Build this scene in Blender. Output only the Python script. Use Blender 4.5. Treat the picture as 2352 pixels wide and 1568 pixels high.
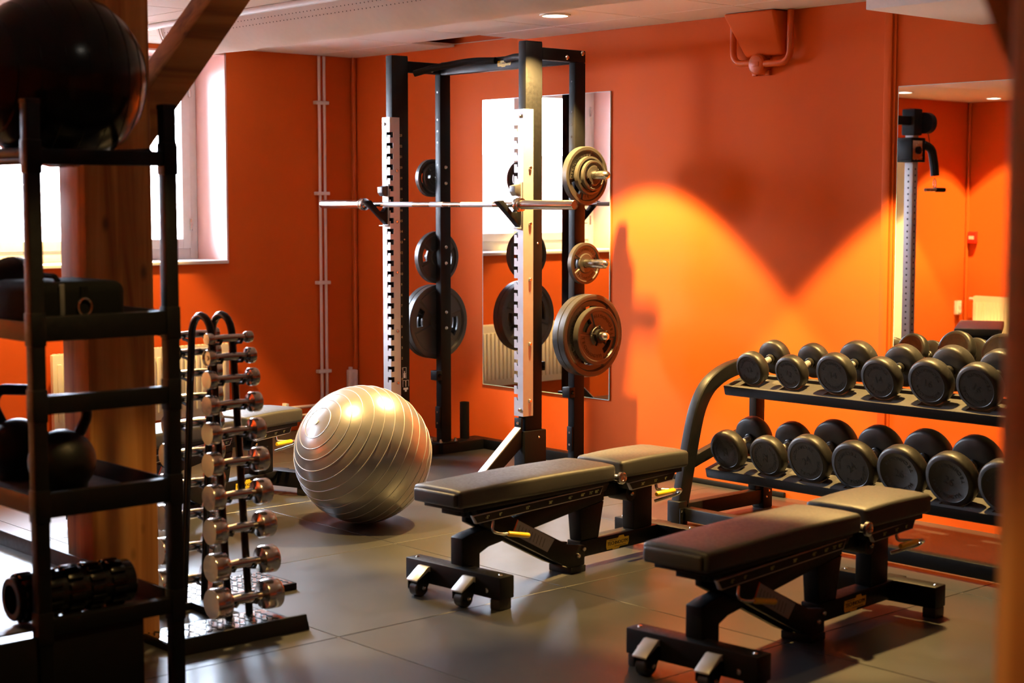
import bpy, bmesh, math, random
from mathutils import Vector, Matrix
random.seed(7)
for o in list(bpy.data.objects): bpy.data.objects.remove(o)
SC = bpy.context.scene
COL = SC.collection
PI = math.pi
R = math.radians

# ------------------------------------------------------------------ camera
cam_d = bpy.data.cameras.new('camera'); cam = bpy.data.objects.new('camera', cam_d); COL.objects.link(cam)
SC.camera = cam
CAM = Vector((9.33, -6.835, 1.6))
cam.location = CAM
YAW, PITCH = R(41.767), R(5.0045)
fwd = Vector((-math.cos(YAW)*math.cos(PITCH), math.sin(YAW)*math.cos(PITCH), -math.sin(PITCH)))
cam.rotation_euler = fwd.to_track_quat('-Z', 'Y').to_euler()
cam_d.sensor_width = 36.0; cam_d.sensor_fit = 'HORIZONTAL'
cam_d.lens = 3700.0*36/2352
cam_d.clip_start = 0.05
cam_d.dof.use_dof = True; cam_d.dof.focus_distance = 8.35; cam_d.dof.aperture_fstop = 2.8

# ------------------------------------------------------------------ world / daylight
w = bpy.data.worlds.new('daylight'); SC.world = w; w.use_nodes = True
bg = w.node_tree.nodes['Background']; bg.inputs[0].default_value = (0.80, 0.94, 1.15, 1); bg.inputs[1].default_value = 105.0
WARM = (1.0, 0.62, 0.20)
LAMP_POWER = 1000.0
LAMP_HALF = 41.5
# ceiling downlights (x, y, relative power); last pair added out of view to brighten timber posts
LAMPS = [(2.90, -0.78, 1.0), (4.93, -0.78, 1.0), (2.90, -2.70, 0.5), (0.50, -2.42, 0.45),
         (0.52, -5.92, 0.9), (0.60, -7.30, 0.9), (8.90, -6.00, 0.08), (5.60, -4.40, 0.11)]
vs = SC.view_settings
vs.view_transform = 'Standard'; vs.look = 'None'; vs.gamma = 1.0; vs.use_curve_mapping = False
vs.exposure = 0.12
SC.cycles.max_bounces = 8; SC.cycles.diffuse_bounces = 4; SC.cycles.glossy_bounces = 6
SC.cycles.transparent_max_bounces = 8

# ------------------------------------------------------------------ room numbers
H = 2.6                 # ceiling height
YF = -7.82              # wall opposite the mirror wall
XE = 12.0               # end wall behind the camera
WIN = (-2.78, -1.05, 1.18, 2.57)    # window opening y0 y1 z0 z1
WIN2 = (-5.00, -4.20, 1.18, 2.57)    # second window further along the same wall
DOOR = (-6.76, -5.90, 0.0, 2.14)
# daylight portals: guide sky sampling through the two openings, emit nothing themselves
for (pa, pb, pc, pd) in (WIN, WIN2):
    pl_ = bpy.data.lights.new('window_portal', 'AREA'); pl_.shape = 'RECTANGLE'; pl_.size = pd-pc; pl_.size_y = pb-pa; pl_.cycles.is_portal = True
    po = bpy.data.objects.new('window_portal', pl_); COL.objects.link(po); po.location = (-.5, (pa+pb)/2, (pc+pd)/2); po.rotation_euler = (0, -PI/2, 0)

# ------------------------------------------------------------------ materials
M = {}
def mat(key, color, rough=0.5, metal=0.0, nscale=40.0, nrough=0.08, ncol=0.06, bump=0.0, bscale=None, spec=0.5, coat=0.0, emit=None, stretch=None, detail=4.0):
    m = bpy.data.materials.new(key); m.use_nodes = True
    nt = m.node_tree; b = nt.nodes['Principled BSDF']
    b.inputs['Metallic'].default_value = metal
    b.inputs['Specular IOR Level'].default_value = spec
    b.inputs['Coat Weight'].default_value = coat
    b.inputs['Coat Roughness'].default_value = 0.12
    tc = nt.nodes.new('ShaderNodeTexCoord'); mp = nt.nodes.new('ShaderNodeMapping')
    if stretch: mp.inputs['Scale'].default_value = stretch
    nt.links.new(tc.outputs['Object'], mp.inputs['Vector'])
    n = nt.nodes.new('ShaderNodeTexNoise'); n.inputs['Scale'].default_value = nscale; n.inputs['Detail'].default_value = detail
    nt.links.new(mp.outputs[0], n.inputs['Vector'])
    ra = nt.nodes.new('ShaderNodeMapRange')
    ra.inputs['From Min'].default_value = 0.25; ra.inputs['From Max'].default_value = 0.75
    ra.inputs['To Min'].default_value = max(0.0, rough-nrough); ra.inputs['To Max'].default_value = min(1.0, rough+nrough)
    nt.links.new(n.outputs['Fac'], ra.inputs['Value']); nt.links.new(ra.outputs[0], b.inputs['Roughness'])
    cr = nt.nodes.new('ShaderNodeMix'); cr.data_type = 'RGBA'
    c = Vector(color)
    cr.inputs['A'].default_value = (*(c*(1-ncol)), 1); cr.inputs['B'].default_value = (*[min(1, v) for v in c*(1+ncol)], 1)
    nt.links.new(n.outputs['Fac'], cr.inputs['Factor']); nt.links.new(cr.outputs['Result'], b.inputs['Base Color'])
    if bump:
        n2 = nt.nodes.new('ShaderNodeTexNoise'); n2.inputs['Scale'].default_value = bscale or nscale; n2.inputs['Detail'].default_value = 6
        nt.links.new(mp.outputs[0], n2.inputs['Vector'])
        bp = nt.nodes.new('ShaderNodeBump'); bp.inputs['Strength'].default_value = bump; bp.inputs['Distance'].default_value = 0.004
        nt.links.new(n2.outputs['Fac'], bp.inputs['Height']); nt.links.new(bp.outputs[0], b.inputs['Normal'])
    if emit:
        b.inputs['Emission Color'].default_value = (*emit[0], 1); b.inputs['Emission Strength'].default_value = emit[1]
    M[key] = m
    return m
mat('orange', (0.62, 0.100, 0.013), 0.65, nscale=3, ncol=0.05, bump=0.35, bscale=14, spec=0.1)
mat('orange_trim', (0.57, 0.094, 0.008), 0.45, nscale=8, bump=0.25, bscale=25, spec=0.4)
mat('white_paint', (0.80, 0.79, 0.77), 0.45, nscale=20)
mat('reveal', (0.80, 0.50, 0.46), 0.6, nscale=6, bump=0.2, bscale=20)  # white paint with the orange walls' bounce light tinted into the colour
mat('ceiling', (0.78, 0.75, 0.72), 0.85, nscale=60, bump=0.1, bscale=200)
mat('plenum', (0.10, 0.09, 0.085), 0.9)
mat('duct', (0.72, 0.68, 0.64), 0.8, nscale=25, bump=0.25, bscale=9)
mat('floor', (0.036, 0.036, 0.0365), 0.33, nscale=5, nrough=0.025, ncol=0.10, bump=0.12, bscale=240, spec=0.5)
mat('joint', (0.42, 0.42, 0.43), 0.4)
mat('black', (0.0045, 0.0045, 0.005), 0.45, nscale=60, spec=0.15)
mat('black_soft', (0.005, 0.005, 0.005), 0.6, nscale=60, spec=0.22)
mat('black_gloss', (0.005, 0.005, 0.005), 0.22, nscale=30, nrough=0.05, spec=0.25)
mat('silver', (0.46, 0.46, 0.47), 0.40, metal=0.35, nscale=30)
mat('steel', (0.62, 0.60, 0.57), 0.22, metal=1.0, nscale=50)
mat('grip_steel', (0.70, 0.68, 0.64), 0.35, metal=0.8)
mat('face', (0.013, 0.011, 0.009), 0.6, nscale=50, spec=0.25)
mat('chrome', (0.52, 0.49, 0.46), 0.20, metal=1.0, nscale=30, nrough=0.05, ncol=0.03)
mat('plate', (0.042, 0.038, 0.034), 0.42, nscale=50, spec=0.5)
mat('print_dark', (0.006, 0.006, 0.006), 0.5)
mat('rubber', (0.011, 0.010, 0.009), 0.45, nscale=60, bump=0.1, bscale=300, spec=0.4)
mat('leather', (0.030, 0.029, 0.026), 0.50, nscale=90, bump=0.15, bscale=350, spec=0.35)
mat('ball', (0.29, 0.288, 0.283), 0.30, metal=0.55, nscale=8, nrough=0.03, ncol=0.03, coat=0.4)
mat('ball_black', (0.004, 0.004, 0.004), 0.2, nscale=8, nrough=0.02, spec=0.2)
mat('yellow', (0.80, 0.52, 0.01), 0.4, nscale=60)
mat('badge', (0.72, 0.52, 0.02), 0.4, nscale=60)
mat('green_print', (0.75, 0.90, 0.40), 0.5)
mat('gold_print', (0.55, 0.42, 0.15), 0.5)
mat('label_grey', (0.22, 0.23, 0.28), 0.45, nscale=150, ncol=0.2)
mat('label_red', (0.5, 0.06, 0.02), 0.45)
mat('radiator', (0.82, 0.76, 0.60), 0.35, nscale=10)
mat('socket', (0.88, 0.86, 0.84), 0.35)
mat('pipe_pale', (0.85, 0.74, 0.70), 0.35, nscale=15)
mat('red', (0.65, 0.02, 0.01), 0.35)
mat('tray', (0.06, 0.057, 0.054), 0.42, nscale=40)
mat('grey_plastic', (0.055, 0.055, 0.06), 0.45)
mat('edge_glass', (0.55, 0.75, 0.72), 0.15)
mat('lamp_lens', (1, 0.95, 0.85), 0.4, emit=((1.0, 0.9, 0.75), 14.0))
mat('cloth_black', (0.002, 0.002, 0.002), 0.85, nscale=120, bump=0.3, bscale=250, spec=0.08)
mat('iron', (0.003, 0.003, 0.003), 0.5, nscale=50, bump=0.15, bscale=120, spec=0.2)
mat('fence_wood', (0.70, 0.70, 0.68), 0.8, nscale=6, stretch=(8, 8, .6), ncol=0.15)
mat('earth', (0.25, 0.24, 0.22), 0.9)
# mirror
m = bpy.data.materials.new('mirror'); m.use_nodes = True; b = m.node_tree.nodes['Principled BSDF']
b.inputs['Metallic'].default_value = 1; b.inputs['Base Color'].default_value = (0.90, 0.92, 0.91, 1); b.inputs['Roughness'].default_value = 0.0
M['mirror'] = m
# window pane: thin clear sheet (mostly transmits, slightly reflects)
m = bpy.data.materials.new('pane'); m.use_nodes = True; nt = m.node_tree; nt.nodes.clear()
out = nt.nodes.new('ShaderNodeOutputMaterial'); mx = nt.nodes.new('ShaderNodeMixShader'); tr = nt.nodes.new('ShaderNodeBsdfTransparent')
gl = nt.nodes.new('ShaderNodeBsdfGlossy'); gl.inputs['Roughness'].default_value = 0.0; fr = nt.nodes.new('ShaderNodeFresnel'); fr.inputs['IOR'].default_value = 1.35
nt.links.new(fr.outputs[0], mx.inputs[0]); nt.links.new(tr.outputs[0], mx.inputs[1]); nt.links.new(gl.outputs[0], mx.inputs[2]); nt.links.new(mx.outputs[0], out.inputs[0])
M['pane'] = m
# wood
def wood(key, c0, c1, c2, axis):
    m = bpy.data.materials.new(key); m.use_nodes = True; nt = m.node_tree; b = nt.nodes['Principled BSDF']
    tc = nt.nodes.new('ShaderNodeTexCoord'); mp = nt.nodes.new('ShaderNodeMapping')
    sc = [9.0, 9.0, 9.0]; sc[axis] = 0.5
    mp.inputs['Scale'].default_value = sc; nt.links.new(tc.outputs['Object'], mp.inputs['Vector'])
    n = nt.nodes.new('ShaderNodeTexNoise'); n.inputs['Scale'].default_value = 1.6; n.inputs['Detail'].default_value = 8; n.inputs['Distortion'].default_value = 0.6
    nt.links.new(mp.outputs[0], n.inputs['Vector'])
    r = nt.nodes.new('ShaderNodeValToRGB'); e = r.color_ramp.elements
    e[0].position = 0.3; e[0].color = (*c0, 1); e[1].position = 0.72; e[1].color = (*c2, 1)
    q = e.new(0.5); q.color = (*c1, 1)
    nt.links.new(n.outputs['Fac'], r.inputs[0])
    mp2 = nt.nodes.new('ShaderNodeMapping'); s2 = [2.5, 2.5, 2.5]; s2[axis] = 1.2; mp2.inputs['Scale'].default_value = s2
    nt.links.new(tc.outputs['Object'], mp2.inputs['Vector'])
    v = nt.nodes.new('ShaderNodeTexVoronoi'); v.inputs['Scale'].default_value = 2.2; nt.links.new(mp2.outputs[0], v.inputs['Vector'])
    k = nt.nodes.new('ShaderNodeMapRange'); k.inputs['From Min'].default_value = 0.03; k.inputs['From Max'].default_value = 0.10; k.inputs['To Min'].default_value = 0.35
    nt.links.new(v.outputs['Distance'], k.inputs['Value'])
    mx = nt.nodes.new('ShaderNodeMix'); mx.data_type = 'RGBA'; mx.blend_type = 'MULTIPLY'; mx.inputs['Factor'].default_value = 1.0
    nt.links.new(r.outputs[0], mx.inputs['A']); nt.links.new(k.outputs[0], mx.inputs['B'])
    nt.links.new(mx.outputs['Result'], b.inputs['Base Color'])
    bp = nt.nodes.new('ShaderNodeBump'); bp.inputs['Strength'].default_value = 0.4; bp.inputs['Distance'].default_value = 0.004
    nt.links.new(n.outputs['Fac'], bp.inputs['Height']); nt.links.new(bp.outputs[0], b.inputs['Normal'])
    b.inputs['Roughness'].default_value = 0.55; b.inputs['Specular IOR Level'].default_value = 0.35
    M[key] = m
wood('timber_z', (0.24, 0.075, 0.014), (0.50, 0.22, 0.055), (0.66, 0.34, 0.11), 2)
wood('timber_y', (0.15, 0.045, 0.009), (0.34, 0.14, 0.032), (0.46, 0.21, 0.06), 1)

# ------------------------------------------------------------------ mesh helpers
class MB:
    def __init__(s): s.bm = bmesh.new()
    def _v(s, pts, m=None): return [s.bm.verts.new(m @ Vector(p) if m else Vector(p)) for p in pts]
    def _f(s, vs):
        try: return s.bm.faces.new(vs)
        except ValueError: return None
    def box(s, x0, x1, y0, y1, z0, z1, m=None):
        v = s._v([(x0,y0,z0),(x1,y0,z0),(x1,y1,z0),(x0,y1,z0),(x0,y0,z1),(x1,y0,z1),(x1,y1,z1),(x0,y1,z1)], m)
        for f in ((0,3,2,1),(4,5,6,7),(0,1,5,4),(1,2,6,5),(2,3,7,6),(3,0,4,7)): s._f([v[i] for i in f])
        return s
    def cyl(s, p0, p1, r0, r1=None, seg=16):
        return s.lathe([(r0, 0.0), (r0 if r1 is None else r1, 1.0)], p0, p1, seg, unit=True)
    def lathe(s, prof, p0, p1, seg=24, unit=False, caps=True):
        """profile (radius, t): t in metres from p0 along p0->p1, or 0..1 when unit"""
        p0 = Vector(p0); d = Vector(p1)-p0; L = d.length; d.normalize()
        a = d.orthogonal().normalized(); b2 = d.cross(a)
        rings = []
        for r, t in prof:
            c = p0 + d*(t*L if unit else t)
            if r < 1e-6: rings.append([s.bm.verts.new(c)])
            else: rings.append([s.bm.verts.new(c + a*r*math.cos(2*PI*i/seg) + b2*r*math.sin(2*PI*i/seg)) for i in range(seg)])
        for A, B in zip(rings, rings[1:]):
            for i in range(seg):
                j = (i+1) % seg
                if len(A) == 1 and len(B) == 1: continue
                if len(A) == 1: s._f([A[0], B[j], B[i]])
                elif len(B) == 1: s._f([A[i], A[j], B[0]])
                else: s._f([A[i], A[j], B[j], B[i]])
        if caps and len(rings[0]) > 1: s._f(list(reversed(rings[0])))
        if caps and len(rings[-1]) > 1: s._f(rings[-1])
        return s
    def tube(s, pts, r, seg=10, closed=False):
        pts = [Vector(p) for p in pts]; n = len(pts); rings = []; prev = None
        for i, p in enumerate(pts):
            if closed: t = (pts[(i+1) % n]-pts[i-1]).normalized()
            else: t = (pts[min(i+1, n-1)]-pts[max(i-1, 0)]).normalized()
            a = t.orthogonal().normalized() if prev is None else (prev - t*prev.dot(t)).normalized()
            prev = a; b2 = t.cross(a)
            rr = r[i] if isinstance(r, (list, tuple)) else r
            rings.append([s.bm.verts.new(p + a*rr*math.cos(2*PI*k/seg) + b2*rr*math.sin(2*PI*k/seg)) for k in range(seg)])
        for i in range(n if closed else n-1):
            A, B = rings[i], rings[(i+1) % n]
            for k in range(seg): s._f([A[k], A[(k+1) % seg], B[(k+1) % seg], B[k]])
        if not closed: s._f(list(reversed(rings[0]))); s._f(rings[-1])
        return s
    def prism(s, poly, axis, a, b):
        def P(u, v, t): return {'x': (t, u, v), 'y': (u, t, v), 'z': (u, v, t)}[axis]
        A = s._v([P(u, v, a) for u, v in poly]); B = s._v([P(u, v, b) for u, v in poly]); n = len(poly)
        s._f(list(reversed(A))); s._f(B)
        for i in range(n): s._f([A[i], A[(i+1) % n], B[(i+1) % n], B[i]])
        return s
    def mesh(s, other, m): # merge bpy mesh with matrix
        t = bmesh.new(); t.from_mesh(other); t.transform(m)
        tmp = bpy.data.meshes.new('tmp'); t.to_mesh(tmp); t.free(); s.bm.from_mesh(tmp); bpy.data.meshes.remove(tmp)
        return s
    def xf(s, m): s.bm.transform(m); return s
    def data(s, name, material, bevel=0.0, smooth=35, seg=2):
        bm = s.bm
        bmesh.ops.recalc_face_normals(bm, faces=bm.faces)
        if bevel:
            es = [e for e in bm.edges if len(e.link_faces) == 2 and e.calc_face_angle(0) > R(38)]
            if es: bmesh.ops.bevel(bm, geom=es, offset=bevel, segments=seg, affect='EDGES', clamp_overlap=True, profile=0.5)
        me = bpy.data.meshes.new(name); bm.to_mesh(me); bm.free()
        me.materials.append(M[material] if isinstance(material, str) else material)
        if smooth:
            for p in me.polygons: p.use_smooth = True
            me.set_sharp_from_angle(angle=R(smooth))
        return me
    def build(s, name, material, parent=None, bevel=0.0, smooth=35, seg=2, **tags):
        o = bpy.data.objects.new(name, s.data(name, material, bevel, smooth, seg)); COL.objects.link(o)
        if parent: o.parent = parent
        tag(o, **tags); return o
def tag(o, label=None, cat=None, group=None, kind=None):
    if label: o['label'] = label
    if cat: o['category'] = cat
    if group: o['group'] = group
    if kind: o['kind'] = kind
    return o
def obj(name, me, parent=None, mtx=None, **tags):
    o = bpy.data.objects.new(name, me); COL.objects.link(o)
    if parent: o.parent = parent
    if mtx is not None: o.matrix_local = mtx
    tag(o, **tags); return o
def thing(name, label, cat, loc=(0,0,0), rz=0.0, group=None):
    o = bpy.data.objects.new(name, None); COL.objects.link(o); o.empty_display_size = 0.1
    o.location = loc; o.rotation_euler = (0, 0, rz); tag(o, label, cat, group); return o
def copy_tree(o, parent=None):
    c = o.copy(); COL.objects.link(c); c.parent = parent
    for ch in list(o.children): copy_tree(ch, c)
    return c
def T(*a): return Matrix.Translation(Vector(a))
def RX(d): return Matrix.Rotation(R(d), 4, 'X')
def RY(d): return Matrix.Rotation(R(d), 4, 'Y')
def RZ(d): return Matrix.Rotation(R(d), 4, 'Z')
def band(pts, w):
    """polygon around a 2D centreline"""
    L, Q = [], []
    for i, p in enumerate(pts):
        a = Vector(pts[max(i-1, 0)]); b2 = Vector(pts[min(i+1, len(pts)-1)]); d = (b2-a).normalized(); n = Vector((-d.y, d.x))
        L.append(tuple(Vector(p)+n*w/2)); Q.append(tuple(Vector(p)-n*w/2))
    return L + Q[::-1]
_tc = {}
def text_me(s, size, depth=0.0004):
    """flat lettering lying in XY, baseline at origin, centred in x; returns mesh"""
    k = (s, size, depth)
    if k in _tc: return _tc[k]
    cu = bpy.data.curves.new('txt', 'FONT'); cu.body = s; cu.size = size; cu.extrude = depth; cu.align_x = 'CENTER'; cu.align_y = 'CENTER'; cu.resolution_u = 2
    o = bpy.data.objects.new('txt', cu); COL.objects.link(o)
    dg = bpy.context.evaluated_depsgraph_get(); me = bpy.data.meshes.new_from_object(o.evaluated_get(dg))
    bpy.data.objects.remove(o); bpy.data.curves.remove(cu)
    _tc[k] = me; return me
def bold(mb, s, size, m, depth=0.0004, fat=0.02):
    for dx in (-fat*size, 0, fat*size): mb.mesh(text_me(s, size, depth), m @ T(dx, 0, 0))
def arc_text(mb, s, radius, ang, size, step, flip=False, m=Matrix(), depth=0.0006):
    """letters on a circle in XY; ang = angle (deg) of the text's middle; flip: reads with tops towards the centre"""
    n = len(s)
    for i, ch in enumerate(s):
        a = ang + (i-(n-1)/2)*step*(1 if flip else -1)
        rot = a-90 if not flip else a+90
        bold(mb, ch, size, m @ T(radius*math.cos(R(a)), radius*math.sin(R(a)), 0) @ RZ(rot), depth, 0.03)
BRAND = 'TECHNOGYM'
# local XY plane -> a face looking along +x  (text x -> +y, text y -> +z)
FACE_PX = Matrix(((0,0,1,0),(1,0,0,0),(0,1,0,0),(0,0,0,1)))
# -> a face looking along -y (text x -> +x, text y -> +z)
FACE_NY = Matrix(((1,0,0,0),(0,0,-1,0),(0,1,0,0),(0,0,0,1)))
def badge(parent, m, w=0.15):
    """yellow stepped plate with dark lettering, drawn in XY and placed by m"""
    s = w/0.15
    poly = [(-.075,-.012),(-.070,-.024),(-.035,-.024),(-.030,-.028),(.008,-.028),(.016,-.020),(.068,-.020),(.074,-.008),(.075,.016),(.046,.016),(.040,.026),(.010,.026),(.004,.018),(-.072,.018)]
    bo = MB().prism([(x*s, y*s) for x, y in poly], 'z', 0, .0015).xf(m).build('badge', 'badge', parent)
    t = MB(); bold(t, 'TECHNOGYM', .0215*s, m @ T(0, -.001*s, .0018), .0003, .03)
    t.box(-.058*s, -.004*s, .0125*s, .0145*s, .0015, .0021, m); t.box(-.02*s, .055*s, -.0165*s, -.0145*s, .0015, .0021, m)
    t.build('badge_lettering', 'print_dark', bo, smooth=0)
    return bo

# ================================================================== the room
def structure(o, label, cat):
    return tag(o, label, cat, kind='structure')
# --- floor with large rubber tiles
fl = MB().box(-0.6, XE+.3, YF-.3, 0.3, -0.12, -0.0025).build('floor', 'joint'); structure(fl, 'dark grey rubber tile floor with pale joints', 'floor')
TS = 1.15; X0 = 3.42-3*TS; Y0 = -2.29+2*TS
def tile_data(wx, wy): return MB().box(0, wx, 0, wy, -0.0024, 0).data('floor_tile', 'floor', bevel=.001, seg=1)
cache = {}
def cuts(a0, step, lo, hi):
    c = [lo]; k = math.floor((lo-a0)/step)-1
    while a0+k*step < hi-.02:
        if a0+k*step > lo+.02: c.append(a0+k*step)
        k += 1
    return c + [hi]
xs = cuts(X0, TS, 0.0, XE); ys = cuts(Y0, TS, YF, 0.0)
for xa, xb in zip(xs, xs[1:]):
    for ya, yb in zip(ys, ys[1:]):
        key = (round(xb-xa, 3), round(yb-ya, 3))
        if key not in cache: cache[key] = tile_data(xb-xa-.005, yb-ya-.005)
        obj('floor_tile', cache[key], fl, T(xa+.0025, ya+.0025, 0))
# --- ceiling: slab above, tiles below, one border tile missing
ce = MB().box(-0.6, XE+.3, YF-.3, 0.3, H+.16, H+.3).build('ceiling', 'plenum'); structure(ce, 'white suspended tile ceiling', 'ceiling')
CT = 0.67
cx = cuts(0.45, CT, 0.0, XE); cy = cuts(-0.37-12*CT, CT, YF, 0.0)
cache = {}
for xa, xb in zip(cx, cx[1:]):
    for ya, yb in zip(cy, cy[1:]):
        if abs(ya+.37) < .02 and abs(xa-1.12) < .02: continue
        key = (round(xb-xa, 3), round(yb-ya, 3))
        if key not in cache:
            cache[key] = MB().box(.004, xb-xa-.004, .004, yb-ya-.004, H, H+.016).data('ceiling_tile', 'ceiling', bevel=.002, seg=1)
        obj('ceiling_tile', cache[key], ce, T(xa, ya, 0))
g = MB()
for x in cx: g.box(x-.012, x+.012, YF, 0, H+.0165, H+.019)
for y in cy: g.box(0, XE, y-.012, y+.012, H+.0165, H+.019)
g.box(1.10, 1.14, -.40, -.36, H+.02, H+.10).box(1.3, 1.5, -.2, -.16, H+.06, H+.1)
g.build('grid_rails', 'ceiling', ce)
# --- walls
y0, y1, z0, z1 = WIN; w0, w1, _, _ = WIN2; d0, d1, e0, e1 = DOOR
wl = MB()
wl.box(-.5, 0, y1, .3, -.1, H+.2).box(-.5, 0, w1, y0, -.1, H+.2).box(-.5, 0, d1, w0, -.1, H+.2).box(-.5, 0, w0, w1, -.1, z0).box(-.5, 0, w0, w1, z1, H+.2).box(-.5, 0, YF-.3, d0, -.1, H+.2)
wl.box(-.5, 0, y0, y1, -.1, z0).box(-.5, 0, y0, y1, z1, H+.2).box(-.5, 0, d0, d1, e1, H+.2)
structure(wl.build('wall_left', 'orange', smooth=0), 'orange plaster wall with the deep window', 'wall')
structure(MB().box(0, XE+.3, 0, .3, -.1, H+.2).build('wall_right', 'orange', smooth=0), 'orange plaster wall behind the racks', 'wall')
structure(MB().box(0, XE+.3, YF-.3, YF, -.1, H+.2).build('wall_front', 'orange', smooth=0), 'orange wall opposite the mirrors', 'wall')
structure(MB().box(XE, XE+.3, YF, 0, -.1, H+.2).build('wall_back', 'orange', smooth=0), 'orange end wall', 'wall')
structure(MB().box(-8, -.55, -14, 8, -.5, -.4).build('ground', 'earth', smooth=0), 'pale ground outside the window', 'ground')
# lowered soffit over the dumbbells
so = MB().box(5.03, 7.4, -.92, -.003, 2.43, H-.003).build('soffit', 'ceiling', bevel=.004); structure(so, 'lowered pale ceiling box above the free weights', 'soffit')
MB().box(5.6, 5.606, -.92, -.004, 2.427, 2.4299).build('joint_strip', 'plenum', so)
# windows: reveal lining, sill, frame, sashes and panes
def window(name, W, label):
    y0, y1, z0, z1 = W
    win = MB()
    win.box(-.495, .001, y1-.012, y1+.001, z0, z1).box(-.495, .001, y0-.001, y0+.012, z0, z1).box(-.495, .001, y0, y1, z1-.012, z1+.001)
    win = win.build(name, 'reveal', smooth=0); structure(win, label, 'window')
    MB().box(-.45, .022, y0+.013, y1-.013, z0-.001, z0+.022).build('window_sill', 'white_paint', win, bevel=.004)
    fr = MB(); fx0, fx1 = -.44, -.37
    ya, yb, za, zb = y0+.013, y1-.013, z0+.024, z1-.013
    fr.box(fx0, fx1, ya, ya+.06, za, zb).box(fx0, fx1, yb-.06, yb, za, zb).box(fx0, fx1, ya+.06, yb-.06, za, za+.07).box(fx0, fx1, ya+.06, yb-.06, zb-.06, zb)
    fr.build('window_frame', 'white_paint', win, bevel=.004)
    ym = (ya+yb)/2
    for (p, q) in ((ya+.062, ym-.002), (ym+.002, yb-.062)):
        s = MB(); sx0, sx1 = -.425, -.352; b0, b1 = za+.072, zb-.062; sw = .062
        s.box(sx0, sx1, p, p+sw, b0, b1).box(sx0, sx1, q-sw, q, b0, b1).box(sx0, sx1, p+sw, q-sw, b0, b0+sw).box(sx0, sx1, p+sw, q-sw, b1-sw, b1)
        sash = s.build('sash', 'white_paint', win, bevel=.004)
        MB().box(-.400, -.394, p+sw-.005, q-sw+.005, b0+sw-.005, b1-sw+.005).build('pane', 'pane', sash, smooth=0)
        yh = q-.002 if q > ym+.1 else p+.002
        for hz in (b0+.16, b1-.16): MB().cyl((-.345, yh, hz-.04), (-.345, yh, hz+.04), .009).build('hinge', 'steel', sash)
window('window_1', WIN, 'white framed window in a deep plastered recess')
window('window_2', WIN2, 'second white framed window in a deep recess, along from the radiator')
# white door in a deep opening beyond it, seen in the mirror
dr = MB().box(-.40, -.355, d0+.06, d1-.06, 0.0, e1-.06).build('door_1', 'white_paint', bevel=.004); structure(dr, 'plain white door in a deep white recess, seen in the mirror', 'door')
MB().box(-.495, .004, d0-.001, d0+.03, 0, e1).box(-.495, .004, d1-.03, d1+.001, 0, e1).box(-.495, .004, d0+.03, d1-.03, e1-.03, e1+.001).build('door_lining', 'white_paint', dr, bevel=.004)
MB().box(-.354, -.349, d0+.2, d1-.2, .25, .95).build('door_panel', 'white_paint', dr, bevel=.002)
MB().box(-.354, -.349, d0+.2, d1-.2, 1.1, 1.95).build('door_panel', 'white_paint', dr, bevel=.002)
MB().cyl((-.355, d1-.13, 1.02), (-.31, d1-.13, 1.02), .011).tube([(-.312, d1-.13, 1.02), (-.312, d1-.25, 1.02)], .009).build('door_handle', 'steel', dr)
MB().box(-.5, -.42, d0+.03, d1-.03, 0, e1-.03).build('door_backing', 'white_paint', dr)
# board fence outside
fe = thing('board_fence', 'pale vertical board fence outside the window', 'fence', (-2.6, -3.0, -.4))
fb = MB().box(-.012, .012, -.068, .068, 0, 2.45).data('board', 'fence_wood', bevel=.004, seg=1)
for k in range(78): obj('board', fb, fe, T(.006*(k % 2), -6.3+k*.142, 0))
MB().box(-.06, -.013, -6.35, 4.75, .5, .6).box(-.06, -.013, -6.35, 4.75, 2.0, 2.1).build('fence_rail', 'fence_wood', fe)
# painted conduits
def pipe_thing(name, label, cat, pts, r, material, seg=12):
    return MB().tube(pts, r, seg).build(name, material, smooth=60, label=label, cat=cat)
c1 = MB().box(4.492, 4.538, -.022, -.0005, .02, H-.001).box(4.538, 4.556, -.010, -.0005, .02, H-.001).build('trim_1', 'orange', bevel=.004)
structure(c1, 'orange painted casing running down beside the large wall mirror', 'trim')
structure(MB().tube([(.02, -.02, H), (.02, -.02, .40)], .018, 12).build('trim_2', 'orange_trim', smooth=60), 'orange painted conduit down the room corner', 'trim')
structure(MB().tube([(.02, YF+.02, H), (.02, YF+.02, .02)], .018, 12).build('trim_3', 'orange_trim', smooth=60), 'orange painted conduit in the corner seen in the mirror', 'trim')
structure(MB().box(1.2, 3.9, -.022, -.0005, 0, .028).build('baseboard_right', 'black_soft', bevel=.004), 'low dark floor edging along the orange wall', 'baseboard')
# heating pipes on the window wall
def bend(pts, r=.06, n=6):
    out = [Vector(pts[0])]
    for a, b2, c in zip(pts, pts[1:], pts[2:]):
        a, b2, c = Vector(a), Vector(b2), Vector(c); u = (a-b2).normalized(); v = (c-b2).normalized(); rr = min(r, (a-b2).length*.49, (c-b2).length*.49)
        p, q = b2+u*rr, b2+v*rr
        for i in range(n+1):
            t = i/n; out.append(p*(1-t)**2 + b2*2*t*(1-t) + q*t*t)
    out.append(Vector(pts[-1])); return out
hp = thing('heating_pipes', 'pair of pale heating pipes held by white clips beside the room corner', 'pipes', (0, -.3, 0))
MB().tube(bend([(.03, -.022, H-.005), (.03, -.022, .165), (.03, -.72, .165)], .07), .011, 10).build('pipe_run', 'pipe_pale', hp, smooth=60)
MB().tube(bend([(.03, .020, H-.005), (.03, .020, .105), (.03, -.76, .105)], .07), .011, 10).build('pipe_run', 'pipe_pale', hp, smooth=60)
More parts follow.
